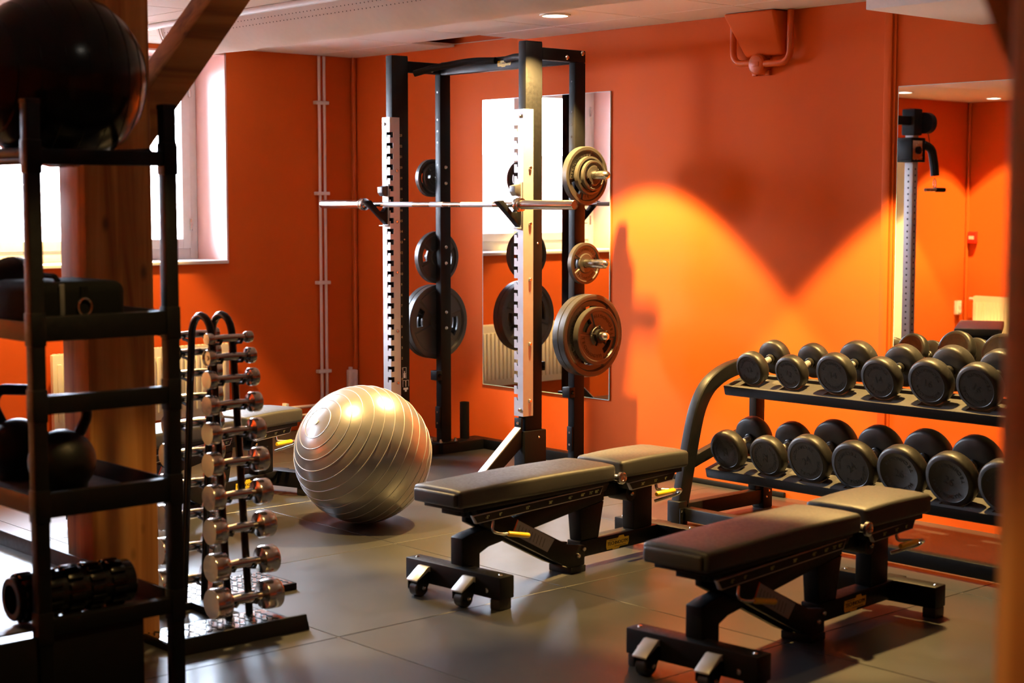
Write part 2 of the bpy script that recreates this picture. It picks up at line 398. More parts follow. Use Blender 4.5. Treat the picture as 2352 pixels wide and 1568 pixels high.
for z in (2.275, 1.648, 1.026, .402):
    MB().box(.0005, .046, -.055, .052, z-.012, z+.012).build('pipe_clip', 'white_paint', hp, bevel=.004)
MB().box(.0005, .05, -.340, -.315, .09, .20).build('pipe_clip', 'white_paint', hp, bevel=.004)
# wall sockets
def socket(loc, rz, label):
    t = thing('wall_socket', label, 'socket', loc, rz)
    MB().box(-.036, .036, -.045, -.0005, -.07, .07).build('housing', 'socket', t, bevel=.006)
    for dz in (-.03, .03):
        MB().lathe([(.024, 0), (.024, .002), (.019, .002), (.017, -.006)], (0, -.0455, dz), (0, -.06, dz), 20).build('outlet', 'socket', t)
        h = MB()
        for dx in (-.009, .009): h.cyl((dx, -.041, dz), (dx, -.0405, dz), .003, seg=8)
        h.build('outlet_holes', 'black', t)
    return t
s = socket((.0, -.055, .325), R(90), 'white double wall socket at the foot of the corner conduit')
s2 = socket((.0, YF+.16, .50), R(90), 'white wall socket near the small radiator, seen in the mirror')
MB().box(-.02, .0, -.03, -.003, .07, .09).build('cable_gland', 'socket', s, bevel=.003)
# radiators
def radiator(loc, rz, L, z0, z1, label):
    t = thing('radiator', label, 'radiator', loc, rz)
    MB().box(0, L, -.085, -.045, z0, z1).build('panel', 'radiator', t, bevel=.006)
    n = int(L/.042)
    for i in range(n):
        x = .02+(L-.04)*(i+.5)/n
        MB().box(x-.013, x+.013, -.095, -.0845, z0+.05, z1-.06).build('rib', 'radiator', t, bevel=.004)
    gmb = MB()
    for i in range(int(L/.03)): gmb.box(.015+i*.03, .015+i*.03+.018, -.082, -.048, z1+.0005, z1+.004)
    gmb.build('top_grille', 'radiator', t)
    [MB().box(q_, q_+.04, -.046, -.0005, z1-.14, z1-.06).build('bracket', 'white_paint', t) for q_ in (.04, L-.08)]
    MB().cyl((L-.005, -.065, z1-.03), (L+.05, -.065, z1-.03), .016).build('valve', 'white_paint', t)
    return t
radiator((.0, -2.37, 0), R(90), 1.26, .18, .65, 'cream panel radiator below the deep window')
rd = radiator((.95, YF, 0), R(180), .80, .12, .62, 'short cream radiator on the wall opposite the mirrors')
# fire call point, seen in the mirror
fa = thing('fire_alarm', 'small red fire alarm box by the corner, seen in the mirror', 'fire alarm', (.09, YF, 1.22), R(180))
MB().box(-.045, .045, -.05, -.0005, -.06, .06).build('housing', 'red', fa, bevel=.006)
MB().box(-.03, .03, -.053, -.0495, -.02, .015).build('press_panel', 'socket', fa, bevel=.001)
# mirrors
def mirror(name, label, x0, x1, z0, z1):
    o = thing(name, label, 'mirror', ((x0+x1)/2, 0, 0)); wx = (x1-x0)/2
    MB().box(-wx, wx, -.008, -.0004, z0, z1).build('mirror_glass', 'mirror', o, smooth=0)
    MB().box(-wx-.002, wx+.002, -.0085, -.0004, z0-.004, z0).box(-wx-.002, wx+.002, -.0085, -.0004, z1, z1+.003).box(-wx-.003, -wx, -.0085, -.0004, z0, z1).box(wx, wx+.003, -.0085, -.0004, z0, z1).build('mirror_edge', 'edge_glass', o, smooth=0)
mirror('wall_mirror', 'tall frameless mirror on the orange wall behind the barbell rack', 1.402, 2.556, .408, 2.24)
mirror('wall_mirror', 'frameless mirror on the orange wall above the round dumbbells', 4.575, 6.9, .80, 2.163)
# plaster stub with conduit loop under the ceiling
vt = thing('vent_stub', 'orange plaster bulge with painted conduit loop and round box under the ceiling', 'vent', (3.72, 0, H))
st = MB(); A = [(-.21, -.0005, -.002), (.15, -.0005, -.002), (.15, -.13, -.002), (-.20, -.13, -.002)]
Bv = [(-.13, -.0005, -.23), (.15, -.0005, -.23), (.14, -.035, -.235), (-.11, -.035, -.235)]
a = st._v(A); b2 = st._v(Bv)
for f in ((a[0], a[1], a[2], a[3]), (b2[3], b2[2], b2[1], b2[0]), (a[0], b2[0], b2[1], a[1]), (a[1], b2[1], b2[2], a[2]), (a[2], b2[2], b2[3], a[3]), (a[3], b2[3], b2[0], a[0])): st._f(list(f))
st.build('plaster_stub', 'orange', vt, bevel=.02, seg=3)
MB().tube(bend([(-.19, -.045, -.004), (-.19, -.045, -.265), (-.03, -.045, -.265)], .07), .018, 10).build('conduit', 'orange_trim', vt, smooth=60)
MB().tube(bend([(.20, -.045, -.004), (.20, -.045, -.275), (.03, -.045, -.275)], .07), .018, 10).build('conduit', 'orange_trim', vt, smooth=60)
jb = MB().lathe([(.055, 0), (.055, .055), (.047, .062), (.043, .064), (0, .064)], (-.02, -.0005, -.275), (-.02, -.1, -.275), 28).build('junction_box', 'orange_trim', vt)
MB().box(-.045, .005, -.069, -.0645, -.288, -.262).build('cover_plate', 'orange_trim', jb, bevel=.002)
for dx, dz in ((-.045, -.045), (.045, -.045), (.045, .045), (-.045, .045)):
    MB().box(-.02+dx-.014, -.02+dx+.014, -.02, -.0005, -.275+dz-.014, -.275+dz+.014).build('lug', 'orange_trim', jb, bevel=.004)
# textile air duct
du = thing('air_duct', 'long half-round white textile air duct under the ceiling', 'air duct', (0, -1.98, H))
rr = .18; DX0, DX1 = 1.02, 9.2
sec = [(rr*math.cos(PI+PI*i/18), rr*math.sin(PI+PI*i/18)) for i in range(19)]
d = MB(); rings = []
nx = 60
for i in range(nx+1):
    x = DX0+(DX1-DX0)*i/nx; k = 1+.012*math.sin(i*1.7)+.006*math.sin(i*4.1)
    if i == 0: k = .90
    rings.append(d._v([(x, yy*k, min(zz*k, 0)-.001) for yy, zz in sec]))
for A, B in zip(rings, rings[1:]):
    for j in range(18): d._f([A[j], A[j+1], B[j+1], B[j]])
d._f(rings[0]); d._f(list(reversed(rings[-1])))
for A, B in zip(rings, rings[1:]): d._f([A[0], B[0], B[18], A[18]])
d.build('fabric_tube', 'duct', du, smooth=50)
MB().box(DX0-.05, DX1, -.205, -.175, -.03, -.001).build('hanging_rail', 'white_paint', du, bevel=.003)
MB().box(DX0-.05, DX1, .175, .205, -.03, -.001).build('hanging_rail', 'white_paint', du, bevel=.003)
ho = MB()
for row in (0, 1):
    an = R(198+row*9)
    for i in range(240):
        x = DX0+.12+i*.032; p = Vector((x, 1.016*rr*math.cos(an), 1.016*rr*math.sin(an)))
        ho.lathe([(.0032, 0), (.0032, .001)], p, p+Vector((0, math.cos(an), math.sin(an))), 5)
ho.build('air_holes', 'plenum', du, smooth=0, kind='stuff')
# seam rings of the fabric
sm = MB()
for x in (DX0+.06, DX0+.085): sm.tube([(x, 1.004*yy, 1.004*zz-.001) for yy, zz in sec], .003, 6)
sm.build('seam', 'duct', du, smooth=60)
# downlights
def downlight(x, y, p, label):
    t = thing('downlight', label, 'ceiling light', (x, y, H), group='recessed ceiling downlights')
    MB().lathe([(.085, 0), (.085, .006), (.070, .009), (.066, .002), (.066, 0)], (0, 0, -.0005), (0, 0, -.1), 36).build('trim_ring', 'white_paint', t)
    MB().lathe([(.064, 0), (.064, .002), (0, .0025)], (0, 0, -.0005), (0, 0, -.1), 32).build('lens', 'lamp_lens', t)
    ld = bpy.data.lights.new('downlight_beam', 'SPOT'); ld.energy = LAMP_POWER*p; ld.color = WARM
    ld.spot_size = 2*R(LAMP_HALF); ld.spot_blend = .16; ld.shadow_soft_size = .045
    lo = bpy.data.objects.new('downlight_beam', ld); COL.objects.link(lo); lo.parent = t; lo.location = (0, 0, -.03)
LL = ['round recessed downlight in front of the tall wall mirror', 'round recessed downlight over the round dumbbells',
      'round recessed downlight above the exercise ball', 'round recessed downlight in front of the deep window',
      'round recessed downlight by the white door', 'round recessed downlight by the fire alarm corner',
      'added round downlight, out of view, brightening the bare timber post', 'added weak downlight, out of view, brightening the broad timber post']
for (x, y, p), lb in zip(LAMPS, LL): downlight(x, y, p, lb)

# ================================================================== timber posts
tp = thing('timber_post', 'broad old timber post with diagonal brace behind the storage shelves', 'post', (4.05, -4.06, 0))
MB().box(-.10, .10, -.14, .125, 0, H-.002).build('post_shaft', 'timber_z', tp, bevel=.012)
br = [(-3.935, 1.78), (-3.935, 1.99), (-3.46, H-.002), (-3.30, H-.002)]
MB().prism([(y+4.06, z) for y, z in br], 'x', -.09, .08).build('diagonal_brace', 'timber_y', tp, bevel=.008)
tp2 = thing('timber_post', 'bare timber post with a steep brace standing apart from the equipment', 'post', (8.365, -4.925, 0))
MB().box(-.122, .125, -.125, .125, 0, H-.002).build('post_shaft', 'timber_z', tp2, bevel=.012)
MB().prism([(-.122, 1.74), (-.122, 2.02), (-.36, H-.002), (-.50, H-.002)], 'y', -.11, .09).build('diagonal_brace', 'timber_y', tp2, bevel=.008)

# ================================================================== power rack
RB = (2.067, -.45, 0)
rack = thing('power_rack', 'black half rack with silver notched uprights standing against the orange wall', 'power rack', RB)
def rk(mb, name, material, parent=rack, **k): return mb.xf(T(-RB[0], -RB[1], 0)).build(name, material, parent, **k)
FX = (1.461, 2.668); RXs = (1.466, 2.673)
PITCH_N = .065; ZN = [2.0-PITCH_N*i for i in range(24)]
for cxx, s in zip(FX, (1, -1)):
    up = rk(MB().box(cxx-.031, cxx+.031, -.811, -.685, 0.0, 2.473), 'front_upright', 'black', bevel=.005)
    rk(MB().box(cxx-.029, cxx+.029, -.809, -.687, 2.4732, 2.476), 'end_cap', 'black_soft', bevel=.001)
    rk(MB().box(cxx-.045, cxx+.045, -.83, -.665, .0005, .31), 'foot_sleeve', 'black', bevel=.004)
    # notched channel
    e = .0375; P1 = [(-s*e, .395), (-s*e, 2.102)]
    ed = [(s*e, 2.102)]
    for z in ZN: ed += [(s*e, z+.013), (s*.004, z+.013), (s*.004, z-.019), (s*.009, z-.023), (s*.0135, z-.019), (s*.016, z-.006), (s*e, z-.006)]
    ed += [(s*e, .395)]
    st = MB().prism([(cxx+u, v) for u, v in P1+ed], 'y', -.836, -.831)
    q = [(-.760, .395), (-.760, 2.102), (-.831, 2.102)]
    for z in ZN: q += [(-.831, z+.013), (-.808, z+.013), (-.808, z-.020), (-.831, z-.020)]
    q += [(-.831, .395)]
    st.prism(q, 'x', cxx+s*(e-.0045), cxx+s*e)
    st.box(cxx-s*e if s > 0 else cxx-s*(e-.0045), cxx-s*(e-.0045) if s > 0 else cxx-s*e, -.831, -.760, .395, 2.102)
    stp = rk(st, 'notched_strip', 'silver', smooth=25)
    for z in (2.062, 1.80, 1.49, 1.18, .82, .50, .43):
        front = z in (2.062, .43)
        p = (cxx, -.836, z) if front else (cxx+(e), -.785, z-.02)
        qd = (cxx, -.86, z) if front else (cxx+e+.02, -.785, z-.02)
        if front: p = (cxx-.012*s, -.836, z); qd = (cxx-.012*s, -.86, z)
        rk(MB().lathe([(.011, 0), (.011, .004), (.008, .009), (0, .010)], p, qd, 14), 'bolt', 'steel', stp)
    # position numbers on the side of the upright
    ns = rk(MB().box(min(cxx+s*.0312, cxx+s*.0322), max(cxx+s*.0312, cxx+s*.0322), -.757, -.735, .44, 2.05), 'number_scale', 'black_soft')
    tm = MB()
    for i, z in enumerate(ZN): tm.mesh(text_me(str(23-i), .021, .0002), T(cxx+s*.0325, -.746, z-.006) @ (FACE_PX if s > 0 else RZ(180) @ FACE_PX))
    rk(tm, 'scale_numbers', 'gold_print', ns, smooth=0)
    for z in (1.36, .27, .12): rk(MB().lathe([(.006, 0), (.004, .003), (0, .003)], (cxx+(.031 if z > .3 else .045), -.72, z), (cxx+.08, -.72, z), 10), 'bolt', 'steel')
# pictogram label low on the far upright
lab = rk(MB().box(1.4922, 1.4932, -.745, -.692, .415, .575), 'pictogram_label', 'black_soft')
pg = MB(); X1, X2 = 1.4933, 1.4938
for (a, b2, c, d) in ((-.742, -.740, .50, .57), (-.716, -.714, .50, .57), (-.742, -.714, .569, .571), (-.735, -.721, .505, .528), (-.731, -.725, .528, .548), (-.738, -.718, .530, .534),
                      (-.742, -.740, .45, .49), (-.722, -.720, .45, .49), (-.742, -.720, .489, .491), (-.717, -.715, .45, .49), (-.697, -.695, .45, .49), (-.717, -.695, .489, .491), (-.737, -.701, .432, .444), (-.726, -.712, .420, .432)):
    pg.box(X1, X2, a, b2, c, d)
rk(pg, 'pictogram', 'white_paint', lab, smooth=0)
HZ = (1.741, 1.242, .833)
for cxx, s in zip(RXs, (-1, 1)):
    up = rk(MB().box(cxx-.026, cxx+.026, -.434, -.351, .075, 2.378), 'rear_upright', 'black', bevel=.005)
    rk(MB().box(cxx-.026, cxx+.026, -.6845, -.351, 2.3785, 2.446), 'side_beam', 'black', bevel=.005)
    for z in (2.27, 2.10, 2.03, 1.96, 1.82): rk(MB().lathe([(.007, 0), (.007, .0006), (0, .0006)], (cxx-.002, -.4341, z), (cxx-.002, -.5, z), 10), 'pin_hole', 'black_gloss', up)
    for z in (2.40, 2.43): rk(MB().lathe([(.014, 0), (.014, .005), (.009, .011), (0, .012)], (cxx+.026, -.50+(z-2.40)*4, z), (cxx+.08, -.50+(z-2.40)*4, z), 14), 'bolt', 'steel')
    for z in HZ:
        rk(MB().lathe([(.034, 0), (.034, .012), (.0255, .016), (.0255, (.205 if s > 0 else .13)), (.020, (.222 if s > 0 else .147)), (.010, (.232 if s > 0 else .157)), (0, (.234 if s > 0 else .159))], (cxx+s*.026, -.392, z), (cxx+s*.4, -.392, z), 28), 'storage_peg', 'steel', label='chrome weight storage peg')
        for dz in (.065, -.035):
            rk(MB().lathe([(.012, 0), (.012, .004), (.008, .009), (0, .010)], (cxx-s*.026 if s < 0 else cxx-s*.026, -.392, z+dz), (cxx-s*.1, -.392, z+dz), 12), 'bolt', 'steel')
    rk(MB().box(cxx-.031, cxx+.031, -.475, -.430, .47, .53), 'band_bracket', 'black', bevel=.004)
    rk(MB().lathe([(.012, 0), (.012, .006), (.008, .012), (0, .013)], (cxx+.031, -.452, .50), (cxx+.1, -.452, .50), 12), 'bolt', 'black_gloss')
    rk(MB().box(cxx-.022, cxx+.022, -.446, -.4345, .16, .30), 'splice_plate', 'black', bevel=.004)
    for z in (.195, .265): rk(MB().lathe([(.007, 0), (.007, .001), (0, .001)], (cxx, -.4465, z), (cxx, -.5, z), 10), 'splice_bolt', 'steel')
    # base
    rk(MB().box(cxx-.028, cxx+.028, -.664, -.12, .0005, .064), 'base_beam', 'black', bevel=.004)
    g = [(-.03, -.50), (.05, -.44), (.05, -.10), (-.09, -.10), (-.09, -.46)]
    rk(MB().prism([(cxx+(u if s < 0 else -u), v) for u, v in g], 'z', .0005, .066), 'base_gusset', 'black', bevel=.004)
    rk(MB().box(cxx-.06, cxx+.06, -.47, -.32, .0665, .0745), 'foot_plate', 'black', bevel=.002)
    for dx, dy in ((-.045, -.455), (.045, -.335), (-.045, -.335), (.045, -.455)):
        rk(MB().lathe([(.012, 0), (.012, .010), (.007, .010), (.007, .022), (0, .024)], (cxx+dx, dy, .0745), (cxx+dx, dy, .2), 10), 'anchor_bolt', 'steel')
    # slanted front leg
    fx = FX[0] if s < 0 else FX[1]
    rk(MB().prism([(-.831, .335), (-1.235, -.002+.002), (-1.13, .0005), (-.831, .225)], 'x', fx-.028, fx+.028), 'slanted_leg', 'black' if False else 'black', bevel=.003)
    rk(MB().prism([(-.832, .3365), (-.832, .341), (-1.238, .0045), (-1.2345, .0015)], 'x', fx-.026, fx+.026), 'leg_cover', 'silver', bevel=.0005)
    rk(MB().box(fx-.030, fx+.030, -.842, -.8315, .315, .385), 'leg_bracket', 'black', bevel=.003)
    rk(MB().lathe([(.009, 0), (.007, .005), (0, .006)], (fx, -.842, .355), (fx, -.9, .355), 12), 'bolt', 'steel')
rk(MB().box(1.35, 2.79, -.099, -.03, .0005, .064), 'rear_base_beam', 'black', bevel=.004)
rk(MB().lathe([(.031, 0), (.031, .235), (.026, .235), (.026, .1)], (1.40, -.165, .066), (1.40, -.165, .4), 24), 'bar_holder_tube', 'black')
cb = rk(MB().box(RXs[0]+.027, RXs[1]-.027, -.43, -.376, 2.373, 2.452), 'cross_beam', 'black', bevel=.005)
badge(cb, T(2.09-RB[0], -.4305-RB[1], 2.412) @ FACE_NY, .12)
rk(MB().tube(bend([(2.02, -.44, 2.43), (1.86, -.50, 2.435), (1.62, -.60, 2.40), (1.52, -.66, 2.37)], .1), .020, 12), 'pull_up_grip', 'black_soft', smooth=60)
rk(MB().tube(bend([(2.12, -.44, 2.43), (2.28, -.50, 2.435), (2.50, -.60, 2.40), (2.61, -.66, 2.37)], .1), .020, 12), 'pull_up_grip', 'black_soft', smooth=60)
# bar hooks
for cxx in FX:
    jh = rk(MB().box(cxx-.030, cxx+.030, -.8425, -.8365, 1.445, 1.70).box(cxx-.030, cxx+.030, -.872, -.842, 1.443, 1.449), 'bar_hook', 'silver', bevel=.002)
    rk(MB().prism([(-.8428, 1.452), (-1.005, 1.594), (-.965, 1.600), (-.900, 1.535), (-.870, 1.532), (-.8428, 1.56)], 'x', cxx-.021, cxx+.021), 'hook_arm', 'black', jh, bevel=.003)
    rk(MB().prism([(-.843, 1.625), (-.868, 1.625), (-.885, 1.645), (-.885, 1.680), (-.843, 1.690)], 'x', cxx-.024, cxx+.024), 'hook_pad', 'grey_plastic', jh, bevel=.003)
# ---------------------------------------------------------------- barbell
bb = thing('barbell', 'chrome olympic barbell resting on the hooks of the half rack', 'barbell', (2.05, -.916, 1.576))
MB().cyl((-.69, 0, 0), (.69, 0, 0), .0145, seg=20).build('shaft', 'steel', bb)
for a, b2 in ((-.50, -.22), (.22, .50), (-.06, .06)): MB().cyl((a, 0, 0), (b2, 0, 0), .0150, seg=20).build('grip_knurling', 'silver', bb)
for s in (-1, 1):
    MB().lathe([(.027, 0), (.036, .003), (.038, .010), (.038, .022), (.030, .026), (.030, .034), (.036, .037), (.036, .044), (.0262, .046), (.0262, .455), (.024, .460), (.020, .460), (.020, .456), (0, .456)], (s*.69, 0, 0), (s*1.3, 0, 0), 28).build('sleeve', 'chrome', bb)
    MB().lathe([(.0195, 0), (.0195, .002), (0, .002)], (s*1.1462, 0, 0), (s*1.3, 0, 0), 20).build('end_cap', 'steel', bb)
# ---------------------------------------------------------------- weight plates
def plate_data(Ro, th, slot=True):
    """round plate lying in the YZ plane, axis +x, outer face at +th/2"""
    n = 96; hub = .052
    radii = [.0265, hub-.006, hub, hub+.006, Ro*.40 if Ro > .15 else hub+.010, Ro*.52, Ro*.60, Ro*.72, Ro*.80, Ro*.84, Ro*.88, Ro*.93, Ro*.975, Ro]
    radii = sorted(set(round(r, 5) for r in radii if r <= Ro))
    def h(r, a):
        if r <= hub: return th*.5
        if r >= Ro*.975: return th*.5*.86
        if r >= Ro*.86: return th*.5
        sector = min(abs(((a-90+180) % 360)-180), abs(((a-270+180) % 360)-180)) < 58
        return th*.5*(.72 if sector else .38)
    ra, rb = (Ro*.50, Ro*.73)
    mb = MB(); F = []; Bk = []
    for r in radii:
        F.append([mb.bm.verts.new((h(r, 360*j/n), r*math.cos(2*PI*j/n), r*math.sin(2*PI*j/n))) for j in range(n)])
        Bk.append([mb.bm.verts.new((-h(r, 360*j/n), r*math.cos(2*PI*j/n), r*math.sin(2*PI*j/n))) for j in range(n)])
    def hole(i, j):
        if not slot or i < 0 or i >= len(radii)-1: return i < 0 or i >= len(radii)-1
        rm = (radii[i]+radii[i+1])/2; a = 360*(j+.5)/n
        return ra < rm < rb and min(abs(((a+180) % 360)-180), abs(((a) % 360)-180)) < 21
    for i in range(len(radii)-1):
        for j in range(n):
            k = (j+1) % n
            if hole(i, j): continue
            mb._f([F[i][j], F[i+1][j], F[i+1][k], F[i][k]]); mb._f([Bk[i][j], Bk[i][k], Bk[i+1][k], Bk[i+1][j]])
            if hole(i-1, j): mb._f([F[i][j], F[i][k], Bk[i][k], Bk[i][j]])
            if hole(i+1, j): mb._f([F[i+1][j], Bk[i+1][j], Bk[i+1][k], F[i+1][k]])
            if hole(i, (j-1) % n): mb._f([F[i][j], Bk[i][j], Bk[i+1][j], F[i+1][j]])
            if hole(i, k): mb._f([F[i][k], F[i+1][k], Bk[i+1][k], Bk[i][k]])
    body = mb.data('plate_body', 'plate', smooth=30)
    t = MB(); size = Ro*.17; rt = Ro*.70; step = math.degrees(size*.86/rt)
    # map XY text plane to the outer face (text x -> y, text y -> z)
    mm = T(th*.5*.73, 0, 0) @ FACE_PX
    arc_text(t, BRAND, rt, 90, size, step, True, mm)
    t2_ = MB(); arc_text(t2_, BRAND, rt, 270, size, step, True, mm)
    return body, t.data('lettering', 'print_dark', smooth=0), t2_.data('lettering', 'print_dark', smooth=0)
PD = {}
def plate(Ro, th, x, z, rot, label, side=1, group='weight plates on the half rack'):
    if (Ro, th) not in PD: PD[(Ro, th)] = plate_data(Ro, th)
    b2, t, t_ = PD[(Ro, th)]
    o = thing('weight_plate', label, 'weight plate', (x, -.392, z-.0008), 0, group)
    o.rotation_euler = (Matrix.Rotation(0 if side > 0 else PI, 3, 'Z') @ Matrix.Rotation(R(rot), 3, 'X')).to_euler()
    obj('plate_body', b2, o); obj('lettering', t, o); obj('lettering', t_, o)
    return o
px = RXs[1]+.026+.018
plate(.165, .040, px+.022, HZ[0], 42, 'widest of the three plates on the top peg beside the mirror edge')
plate(.108, .030, px+.058, HZ[0], 62, 'middle-sized plate on the top peg, between a wide and a small plate')
plate(.086, .024, px+.086, HZ[0], 40, 'smallest and outermost of the three plates on the top peg')
plate(.118, .034, px+.018, HZ[1], 0, 'single small plate with two grip slots alone on the middle peg')
plate(.235, .046, px+.024, HZ[2], 96, 'inner one of two widest plates on the low peg, pressed against the upright')
plate(.235, .046, px+.071, HZ[2], 84, 'widest plate on the low peg, behind the smaller plate with the clip')
plate(.165, .040, px+.116, HZ[2], -38, 'medium plate held by a black clip in front of two widest plates')
ck = thing('spring_clip', 'black star-shaped clip on the tip of the low plate peg', 'clip', (px+.150, -.392, HZ[2]))
m5 = MB().lathe([(.0262, -.012), (.040, -.010), (.040, .012), (.0262, .014), (.0262, -.012)], (0, 0, 0), (1, 0, 0), 20, caps=False); m5.build('clip_ring', 'black_soft', ck)
for k in range(5):
    a = 2*PI*k/5+.4; MB().cyl((0, .036*math.cos(a), .036*math.sin(a)), (0, .062*math.cos(a), .062*math.sin(a)), .008, .006, 10).build('clip_lug', 'black_soft', ck)
pxl = RXs[0]-.026-.018
plate(.118, .034, pxl-.073, HZ[0], 0, 'larger outer plate on the top peg of the upright near the corner', -1)
plate(.090, .028, pxl-.041, HZ[0], 20, 'smaller inner plate on the top peg of the upright near the corner', -1)
plate(.165, .040, pxl-.022, HZ[1], 8, 'medium plate on the middle peg of the upright near the corner', -1)
plate(.235, .046, pxl-.024, HZ[2], 12, 'inner wide plate on the low peg of the upright near the corner', -1)
plate(.235, .046, pxl-.071, HZ[2], -6, 'outer wide plate on the low peg of the upright near the corner', -1)

# ================================================================== exercise ball
ball = thing('exercise_ball', 'large shiny silver-grey exercise ball on the floor', 'exercise ball', (2.915, -2.10, 0))
BR = .342
MB().lathe([(BR*math.sin(PI*i/48), BR*(1-math.cos(PI*i/48))) for i in range(49)], (0, 0, 0), (0, 0, 1), 64).build('ball_skin', 'ball', ball, smooth=60)
# raised grip rings around a tilted axis
ax = Vector((.03, -.83, .55)).normalized()
t1 = ax.orthogonal().normalized(); t2 = ax.cross(t1)
for k, an in enumerate(list(range(14, 100, 9))+[107, 116, 125]):
    c = ax*BR*math.cos(R(an)); rr2 = BR*math.sin(R(an))
    pts = [Vector((0, 0, BR)) + c + (t1*math.cos(2*PI*i/72)+t2*math.sin(2*PI*i/72))*rr2 for i in range(72)]
    MB().tube(pts, .0022, 6, True).build('grip_ring', 'silver', ball, smooth=60)
MB().lathe([(.013, -.002), (.013, .003), (.006, .004), (0, .004)], Vector((0, 0, BR))+ax*BR, Vector((0, 0, BR))+ax*2*BR, 16).build('plug', 'white_paint', ball)

# ================================================================== adjustable benches
def pad_data(name, w0, w1, y0, y1, z0, z1):
    """rounded cushion, width w0 at y0 and w1 at y1, slightly domed top"""
    mb = MB(); n = 10; rings = []
    for i in range(n+1):
        t = i/n; y = y0+(y1-y0)*t; w = (w0+(w1-w0)*t)/2
        dome = .006*math.sin(PI*t)
        pts = []
        for (u, v) in ((-1, 0), (-1, 1), (-.5, 1.0), (0, 1.0), (.5, 1.0), (1, 1), (1, 0)):
            extra = dome + (.005 if abs(u) < .9 and v > 0 else 0)
            pts.append((u*w, y, z0+(z1-z0)*v+(extra if v > 0 else 0)))
        rings.append(mb._v(pts))
    for A, B in zip(rings, rings[1:]):
        for j in range(6): mb._f([A[j], A[j+1], B[j+1], B[j]])
        mb._f([A[6], A[0], B[0], B[6]])
    mb._f(list(reversed(rings[0]))); mb._f(rings[-1])
    return mb.data(name, 'leather', bevel=.016, seg=4, smooth=50)
bench = thing('adjustable_bench', 'black padded adjustable bench between the exercise ball and the dumbbell rack', 'bench', (4.361, -2.12, 0), R(4.2), 'adjustable benches')
obj('backrest_pad', pad_data('backrest_pad', .275, .295, -.73, .20, .392, .462), bench)
MB().box(-.120, .120, -.745, -.722, .398, .452).build('pad_end_panel', 'leather', bench, bevel=.010, seg=3)
obj('seat_pad', pad_data('seat_pad', .265, .290, .25, .715, .392, .466), bench)
MB().box(-.115, .115, -.69, .19, .372, .391).build('backrest_board', 'black_soft', bench, bevel=.003)
MB().box(-.115, .115, .27, .70, .368, .391).build('seat_board', 'black_soft', bench, bevel=.003)
MB().prism([(-.60, .371), (-.57, .325), (.20, .34), (.22, .371)], 'x', -.088, .088).build('backrest_frame', 'black', bench, bevel=.004)
MB().prism([(.33, .367), (.36, .325), (.64, .335), (.67, .367)], 'x', -.088, .088).build('seat_frame', 'black', bench, bevel=.004)
# teeth under the head end
for i in range(4): MB().box(-.05, .05, -.655+i*.03, -.640+i*.03, .345-.008*i, .3715).build('ratchet_tooth', 'black_soft', bench, bevel=.002)
MB().prism([(-.62, .09), (-.62, .245), (-.57, .258), (.25, .36), (.25, .285), (.16, .275), (-.47, .19), (-.52, .17), (-.52, .09)], 'x', -.035, .035).build('wheel_arm', 'black', bench, bevel=.005)
for s in (-1, 1):
    MB().prism([(.09, .03), (.09, .115), (-.02, .135), (-.40, .322), (-.53, .322), (-.53, .29), (-.05, .05), (0, .03)], 'x', s*.0365 if s > 0 else -.064, .064 if s > 0 else -.0365).build('slanted_rail', 'black', bench, bevel=.004)
MB().prism([(.0905, .03), (.0905, .125), (.72, .125), (.72, .055), (.12, .055), (.10, .03)], 'x', -.040, .040).build('base_rail', 'black', bench, bevel=.004)
MB().box(-.066, .066, .0, .095, .0, .0295).build('middle_foot', 'black_soft', bench, bevel=.004)
MB().prism([(.10, .1255), (.215, .1255), (.25, .284), (.085, .266)], 'x', -.034, .034).build('frame_strut', 'black', bench, bevel=.004)
MB().box(-.034, .034, .455, .585, .1255, .330).build('seat_column', 'black', bench, bevel=.004)
MB().prism([(.251, .30), (.251, .36), (.36, .355), (.455, .33), (.455, .29)], 'x', -.030, .030).build('pivot_arm', 'black', bench, bevel=.004)
MB().cyl((-.05, .40, .30), (.062, .40, .30), .035, seg=24).build('pivot_boss', 'black_soft', bench)
MB().box(-.22, .22, .62, .70, .04, .1252).build('rear_foot', 'black', bench, bevel=.004)
for s in (-1, 1):
    MB().box(s*.19-.028, s*.19+.028, .625, .695, 0, .0395).build('rubber_foot', 'rubber', bench, bevel=.004)
    MB().lathe([(.008, 0), (.006, .004), (0, .005)], (s*.20, .66, .1252), (s*.20, .66, .2), 10).build('bolt', 'steel', bench)
MB().box(-.255, .29, -.665, -.585, .045, .135).build('wheel_foot', 'black', bench, bevel=.004)
for s in (-.225, .255):
    MB().box(s-.026, s+.026, -.66, -.59, 0, .0445).build('rubber_foot', 'rubber', bench, bevel=.005)
    MB().lathe([(.009, 0), (.007, .004), (0, .005)], (s, -.625, .135), (s, -.625, .2), 10).build('bolt', 'steel', bench)
    MB().lathe([(.010, 0), (.010, .004), (0, .006)], (s*.86, -.665, .075), (s*.86, -.8, .075), 10).build('bolt', 'steel', bench)
